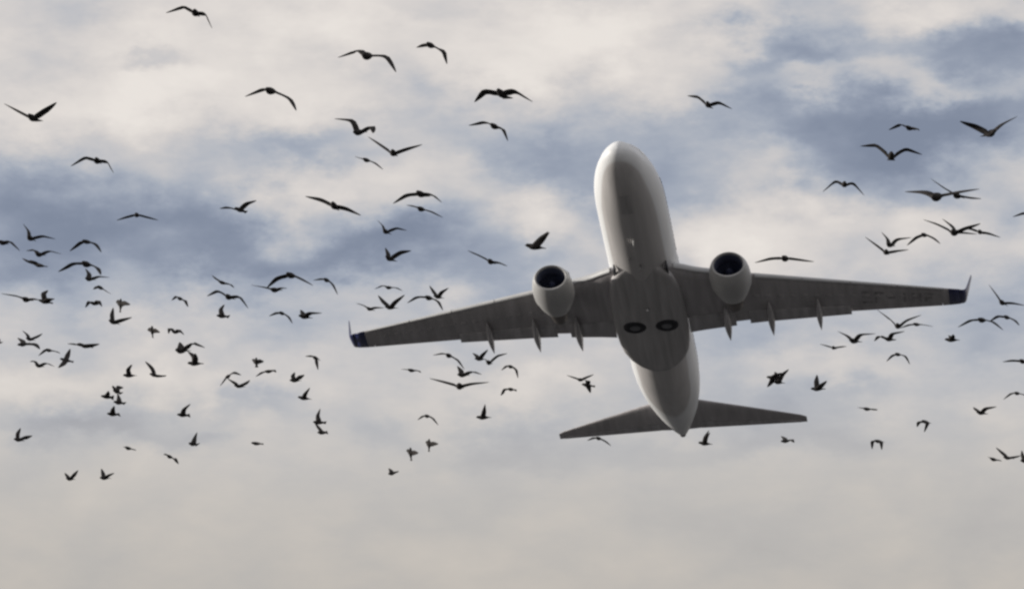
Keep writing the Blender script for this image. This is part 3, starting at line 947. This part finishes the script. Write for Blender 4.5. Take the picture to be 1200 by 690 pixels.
    (400, 460, 6, (618, 322), (616, 414), (604, 346), (590, 352), (646, 350), (684, 356), 'small gull flying off with tail down, upper right of two at lower centre'),
    (400, 460, 6, (484, 382), (492, 478), (470, 406), (454, 408), (512, 412), (544, 418), 'small gull flying off with tail down, lower left of two at lower centre'),
    (400, 460, 6, (330, 570), (390, 560), (344, 552), (330, 534), (376, 556), (402, 550), 'tiny black gull, lowest bird at lower centre'),
    (600, 440, 6, (590, 434), (636, 448), (572, 437), (530, 458), (652, 460), (694, 492), 'grey gull with curved wings just below the left tailplane tip'),
    (800, 420, 6, (108, 590), (210, 602), (154, 555), (188, 505), None, None, 'black gull with raised wing directly under the right tailplane root'),
    (800, 420, 6, (688, 582), (770, 574), (716, 566), (698, 548), (756, 568), (778, 588), 'small black gull below the right tailplane tip'),
    (800, 420, 6, (632, 162), (718, 172), (692, 115), (744, 74), (655, 110), (650, 94), 'black gull with wing up right, one of a tangled pair above the right tailplane'),
    (800, 420, 6, (588, 130), (690, 138), (622, 162), (600, 202), (650, 112), (690, 98), 'black gull with wing down left, one of a tangled pair above the right tailplane'),
    (800, 420, 6, (898, 212), (1004, 213), (935, 165), (950, 116), (966, 186), (1006, 154), 'black gull with two raised wings, right of the tangled pair above the right tailplane'),
    # ---- right of the jet
    (800, 90, 6, (168, 182), (194, 216), (110, 140), (35, 132), (250, 178), (345, 228), 'dark gull with wavy M wings, right of the jet nose'),
    (1000, 115, 6, (365, 202), (432, 222), (325, 184), (250, 224), (424, 212), (452, 234), 'small dark gull with hunched wings at upper right, above the large M-winged gull'),
    (1000, 115, 6, (262, 388), (274, 434), (165, 328), (55, 336), (365, 353), (488, 397), 'large dark gull with M-shaped wings at upper right'),
    (1000, 115, 6, (994, 232), (925, 266), (860, 195), (745, 165), (1050, 185), (1160, 128), 'gull with wings in a wide V near the upper right edge'),
    (800, 200, 6, (1134, 84), (1142, 112), (1075, 70), (988, 148), (1205, 86), (1280, 174), 'gull head on with smoothly drooping wings, below left of the large M-winged gull'),
    (800, 200, 6, (698, 610), (750, 622), (620, 615), (508, 647), (820, 625), (918, 640), 'gull with long shallow bow wings just right of the right engine'),
    (1000, 200, 6, (545, 190), (640, 168), (500, 152), (380, 144), (725, 158), (878, 132), 'gull with long level wings, left of two crossing at right'),
    (1000, 200, 6, (700, 164), (768, 186), (640, 126), (548, 56), (800, 190), (885, 200), 'gull with one wing raised steeply, right of two crossing at right'),
    (1000, 200, 6, (688, 426), (740, 440), (600, 384), (488, 346), (785, 402), (878, 374), 'dark gull with broad V wings, front bird of three overlapping at right'),
    (1000, 200, 6, (705, 425), (760, 436), (682, 384), (628, 338), (800, 438), (866, 446), 'gull half hidden behind the broad V-winged gull at right'),
    (1000, 200, 6, (878, 422), (910, 442), (812, 402), (750, 416), (950, 440), (1032, 470), 'gull with tilted flat wings, rightmost of three overlapping at right'),
    (1000, 200, 6, (232, 512), (288, 530), (244, 480), (208, 430), (310, 480), (412, 470), 'gull with left wing raised, upper of two close together above the right wing'),
    (1000, 200, 6, (226, 562), (238, 584), (165, 525), (84, 466), (290, 565), (388, 556), 'gull with thin flat V wings, lower of two close together above the right wing'),
    (1000, 200, 6, (476, 446), (530, 458), (440, 468), (378, 525), (560, 475), (606, 516), 'gull with arched wings, right of the two close together above the right wing'),
    (1000, 200, 6, (1236, 290), (1262, 312), (1195, 298), (1128, 324), (1300, 310), (1380, 350), 'gull entering from the right edge, only a pale wing tip in view'),
    (1000, 325, 6, (1028, 164), (1074, 192), (1010, 125), (958, 50), (1110, 178), (1208, 198), 'gull with one wing raised high at the right edge, right of the winglet'),
    (1000, 325, 6, (302, 330), (328, 354), (250, 290), (168, 228), (370, 300), (474, 264), 'gull with thin V wings just under the right wing'),
    (1000, 325, 6, (418, 326), (480, 334), (390, 332), (334, 356), (502, 335), (558, 346), 'dark gull gliding flat under the right wing, beside the thin V-winged gull'),
    (940, 350, 12, (656, 576), (818, 608), (632, 520), (518, 460), (790, 500), (1025, 490), 'dark gull with curved right wing, under the jet wing, left of a ragged gull'),
    (1000, 325, 6, (212, 428), (298, 440), (175, 410), (152, 448), (260, 395), (358, 378), 'ragged black gull with one wing down and one stretched right, under the right wing'),
    (940, 300, 4.615, (164, 490), (178, 502), (130, 484), (98, 476), (204, 490), (242, 488), 'small pale flat-winged gull head on, lower left of the birds under the right wing'),
    (1000, 325, 6, (292, 536), (342, 546), (275, 548), (238, 592), (362, 552), (396, 612), 'gull with round arched wings, lowest under the right wing'),
    (1000, 325, 6, (640, 436), (750, 440), (690, 416), (688, 398), None, None, 'small black gull in side view below the right winglet'),
    (1000, 325, 6, (872, 294), (946, 304), (820, 300), (738, 350), (972, 310), (1048, 370), 'gull with broad arched wings, left of a linked pair below right of the winglet'),
    (1000, 325, 6, (1056, 272), (1112, 290), (1012, 270), (958, 312), (1128, 300), (1158, 338), 'gull with arched wings, right of a linked pair below right of the winglet'),
    (1000, 325, 6, (1165, 582), (1225, 598), (1120, 582), (1056, 594), (1262, 600), (1335, 630), 'gull cut by the right edge at wing height of the lower flock'),
    (1000, 430, 6, (66, 290), (136, 298), (58, 288), (36, 286), (146, 300), (170, 305), 'tiny flat gull, right of the right tailplane'),
    (1000, 430, 6, (478, 376), (545, 394), (456, 386), (454, 422), (512, 394), (496, 456), 'small gull with both wings beating down, higher of two at lower right'),
    (1000, 430, 6, (145, 516), (215, 526), (130, 520), (136, 578), (186, 524), (192, 578), 'small gull with both wings beating down, lower of two at lower right'),
    (1000, 430, 6, (862, 314), (940, 330), (862, 300), (854, 284), (920, 288), (1004, 277), 'small gull with right wing swept up and level, at lower right'),
    (1000, 430, 6, (1130, 180), (1180, 188), (1110, 185), (1060, 228), (1202, 195), (1248, 226), 'gull with arched wings cut by the right edge at lower right'),
    (1000, 430, 6, (1052, 632), (1128, 642), (1045, 605), (1008, 566), (1130, 630), (1170, 618), 'gull with one straight raised wing, in the bottom right corner group'),
    (1000, 430, 6, (958, 640), (1024, 657), (975, 640), (955, 634), (1005, 648), (1030, 658), 'tiny gull gliding flat, leftmost of the bottom right corner group'),
    (1000, 430, 6, (1172, 656), (1250, 661), (1190, 620), (1196, 588), None, None, 'gull with raised wing cut by the right edge in the bottom right corner'),
]

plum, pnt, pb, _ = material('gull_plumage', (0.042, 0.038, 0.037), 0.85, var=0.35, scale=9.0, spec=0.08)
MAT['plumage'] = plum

L_WING = (0.30, 0.42)
L_BODY = 0.56
ROOT_W = 0.05


def unit(v, fb=Vector((1, 0, 0))):
    return v.normalized() if v.length > 1e-9 else fb.copy()


def pose(row, rng):
    """camera-space (right, up, forward) bones in metres and the scale in pixels per metre"""
    ox, oy, k = row[:3]
    pts = [None if p is None else Vector((ox + p[0] / k, -(oy + p[1] / k))) for p in row[3:9]]
    h, t, lw, lt, rw, rt = pts
    single = rw is None
    sh = t + (h - t) * 0.62
    if single:
        off = Vector((rng.uniform(-1.2, 1.2), rng.uniform(-1.5, 0.5)))
        rw, rt = lw + off * 0.6, lt + off * 1.3
    wl = [(lw - sh), (lt - lw)]
    wr = [(rw - sh), (rt - rw)]
    s = max(sum(p.length for p in wl), sum(p.length for p in wr)) / (0.70 + ROOT_W * 0.6)
    s = max(s, (h - t).length / L_BODY, 27.0 if not single else 30.0)
    # body axis tail -> head
    b2 = (h - t) / s
    bd = math.sqrt(max(0.0, L_BODY ** 2 - b2.length_squared))
    best = None
    for sb in (1, -1):
        A = Vector((b2.x, b2.y, sb * bd))
        an = unit(A)
        for m in range(16):
            bones = []
            for q, (p, L) in enumerate(((wl[0], L_WING[0] + ROOT_W * .5), (wl[1], L_WING[1]), (wr[0], L_WING[0] + ROOT_W * .5), (wr[1], L_WING[1]))):
                p = p / s
                d = math.sqrt(max(0.0, L * L - p.length_squared)) * (1 if (m >> q) & 1 else -1)
                bones.append(Vector((p.x, p.y, d)))
            c = 0.0
            c += (an.dot(bones[0]) - an.dot(bones[2])) ** 2 * 14 + (an.dot(bones[1]) - an.dot(bones[3])) ** 2 * 14
            wL, wR = unit(bones[0] + bones[1] * .6), unit(bones[2] + bones[3] * .6)
            pl, pr = wL - an * wL.dot(an), wR - an * wR.dot(an)
            c += 0.8 * unit(pl).dot(unit(pr))
            for a_, b_ in ((bones[0], bones[1]), (bones[2], bones[3])):
                c += 1.6 * max(0.0, 0.25 - unit(a_).dot(unit(b_)))
                c += 2.2 * max(0.0, abs(unit(a_).dot(an)) - 0.45) + 1.2 * max(0.0, unit(b_).dot(an) - 0.25)
            c += 0.02 * sb
            if best is None or c < best[0]:
                best = (c, A, bones)
    return sh, s, best[1], best[2]


# body rings: position along axis (0 tail .. 1 beak), half width, half height, centre lift
BODY = [(0.00, .075, .006, .000), (0.10, .062, .010, .000), (0.20, .040, .020, .000), (0.32, .050, .042, -.004), (0.44, .064, .056, -.008),
        (0.54, .070, .064, -.010), (0.62, .070, .066, -.010), (0.70, .064, .062, -.008), (0.77, .050, .052, -.002), (0.83, .040, .042, .004),
        (0.885, .038, .040, .008), (0.93, .030, .031, .007), (0.955, .013, .014, .002), (1.00, .004, .005, -.006)]
MB = 12
K0 = 4                                  # wing root spans rings K0..K0+3


def gull_mesh(A, bones, rng, side_on=False):
    a = unit(A)
    sideL, sideR = unit(bones[0]), unit(bones[2])
    lat = sideR - sideL
    lat = lat - a * lat.dot(a)
    lat = unit(lat, unit(a.cross(Vector((0, 1, 0)))))
    up = unit(lat.cross(a))
    flip = up.y < 0
    if flip:
        up = -up
    sgnR = 1.0
    L = A.length if A.length > 0.3 else L_BODY
    org = a * (-0.62 * L)
    v, f = [], []
    fan_w = rng.uniform(0.8, 1.5)
    tw_a = R_(rng.uniform(4, 13))
    ct, st_ = math.cos(tw_a), math.sin(tw_a)
    for (u, w, hh, lift) in BODY:
        w, hh = w * 1.15, hh * 1.18
        c = org + a * (u * L) + up * lift
        if u < 0.15:
            w = w * fan_w
        for j in range(MB):
            ang = 2 * math.pi * (j + 0.5) / MB
            v.append(c + lat * (w * math.cos(ang)) + up * (hh * math.sin(ang)))
    nr = len(BODY)
    # the side columns: between ring vertices MB-1 and 0 (lat +) and MB/2-1 and MB/2 (lat -)
    holes = {('R'): (MB - 1, 0), ('L'): (MB // 2 - 1, MB // 2)}
    for i in range(nr - 1):
        for j in range(MB):
            k = (j + 1) % MB
            if K0 <= i < K0 + 3 and ((j, k) == holes['R'] or (j, k) == holes['L']):
                continue
            f.append((i * MB + j, i * MB + k, (i + 1) * MB + k, (i + 1) * MB + j))
    f.append(tuple(range(MB)))
    f.append(tuple(range((nr - 1) * MB, nr * MB)))

    def wing(b1, b2, side):
        jlo, jhi = holes[side]
        if side == 'R':
            top, bot = jhi, jlo
        else:
            top, bot = jlo, jhi
        # loop: top row from front to back, bottom row from back to front
        rows = [K0 + 3, K0 + 2, K0 + 1, K0]
        prev = [r_ * MB + top for r_ in rows] + [r_ * MB + bot for r_ in reversed(rows)]
        sgn = 1 if side == 'R' else -1
        sh_ = lat * (sgn * ROOT_W)
        p0, p1, p2 = sh_, b1, b1 + b2
        path = []
        for (seg, uu) in ((0, .25), (0, .6), (0, .88), (1, .08), (1, .3), (1, .55), (1, .78), (1, .93), (1, 1.0)):
            path.append((seg, uu))
        lengths = len(path)
        for n_, (seg, uu) in enumerate(path):
            # smooth bend at the wrist
            if seg == 0:
                p = p0.lerp(p1, uu)
                d = (p1 - p0)
                g = 0.42 * uu
            else:
                p = p1.lerp(p2, uu)
                d = (p2 - p1)
                g = 0.42 + 0.58 * uu
            bend = max(0, 1 - abs(g - 0.42) / 0.16)
            p = p + (((p0 + p2) * 0.5) - p1) * (0.10 * bend)
            d = unit(unit(p1 - p0).lerp(unit(p2 - p1), min(1, max(0, (g - 0.27) / 0.3))))
            cd = -a - d * (-a).dot(d)
            if cd.length < 0.25:
                cd = cd + up.cross(d) * 0.01
            cd = unit(cd)
            # the wing is held at a pitch that shows a little of its surface
            tw = cd.cross(d)
            c1, c2 = cd * ct + tw * st_, cd * ct - tw * st_
            cd = c1 if Vector((c1.x, c1.y)).length > Vector((c2.x, c2.y)).length else c2
            nrm = d.cross(cd)
            if nrm.dot(up) < 0:
                nrm = -nrm
            ch = [(0, .20), (.15, .20), (.38, .20), (.45, .195), (.55, .175), (.70, .138), (.85, .092), (.95, .05), (1, .015)]
            for (g0, c0), (g1, c1) in zip(ch, ch[1:]):
                if g0 <= g <= g1 + 1e-6:
                    chord = c0 + (c1 - c0) * (g - g0) / (g1 - g0)
                    break
            if side_on:
                chord *= 1.0 * (1 - 0.5 * g)
            th = 0.022 * (1 - g) + 0.005
            lead = 0.30
            ring = []
            for (cu, tu) in ((-lead, .35), (-.05, 1.0), (.3, .55), (1 - lead, .12)):
                ring.append(p + cd * (cu * chord) + nrm * (th * tu + 0.02 * chord * (1 - abs(cu))))
            for (cu, tu) in ((1 - lead, -.12), (.3, -.35), (-.05, -.6), (-lead, -.35)):
                ring.append(p + cd * (cu * chord) + nrm * (th * tu + 0.02 * chord * (1 - abs(cu))))
            b0 = len(v)
            v.extend(ring)
            cur = list(range(b0, b0 + 8))
            for q in range(8):
                r_ = (q + 1) % 8
                f.append((prev[q], prev[r_], cur[r_], cur[q]))
            prev = cur
        f.append(tuple(prev))
    # which wing belongs to which flank
    if lat.dot(bones[2] - bones[0]) >= 0:
        wing(bones[2], bones[3], 'R')
        wing(bones[0], bones[1], 'L')
    else:
        wing(bones[0], bones[1], 'R')
        wing(bones[2], bones[3], 'L')
    return v, f


for i, row in enumerate(BIRDS):
    rng = random.Random(100 + i)
    sh, s, A, bones = pose(row, rng)
    v, f = gull_mesh(A, bones, rng, row[7] is None)
    dist = FPX / s
    cx, cy = (sh.x - 600) / FPX * dist, (sh.y + 345) / FPX * dist
    loc = CAM + RIGHT * cx + UP * cy + FWD * dist
    w = [RIGHT * p.x + UP * p.y + FWD * p.z for p in v]
    me = mesh(w, f, 'gull')
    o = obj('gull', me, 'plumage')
    o.location = loc
    o['label'] = row[9]
    o['category'] = 'bird'
    o['group'] = 'gulls of the flock around the jet'
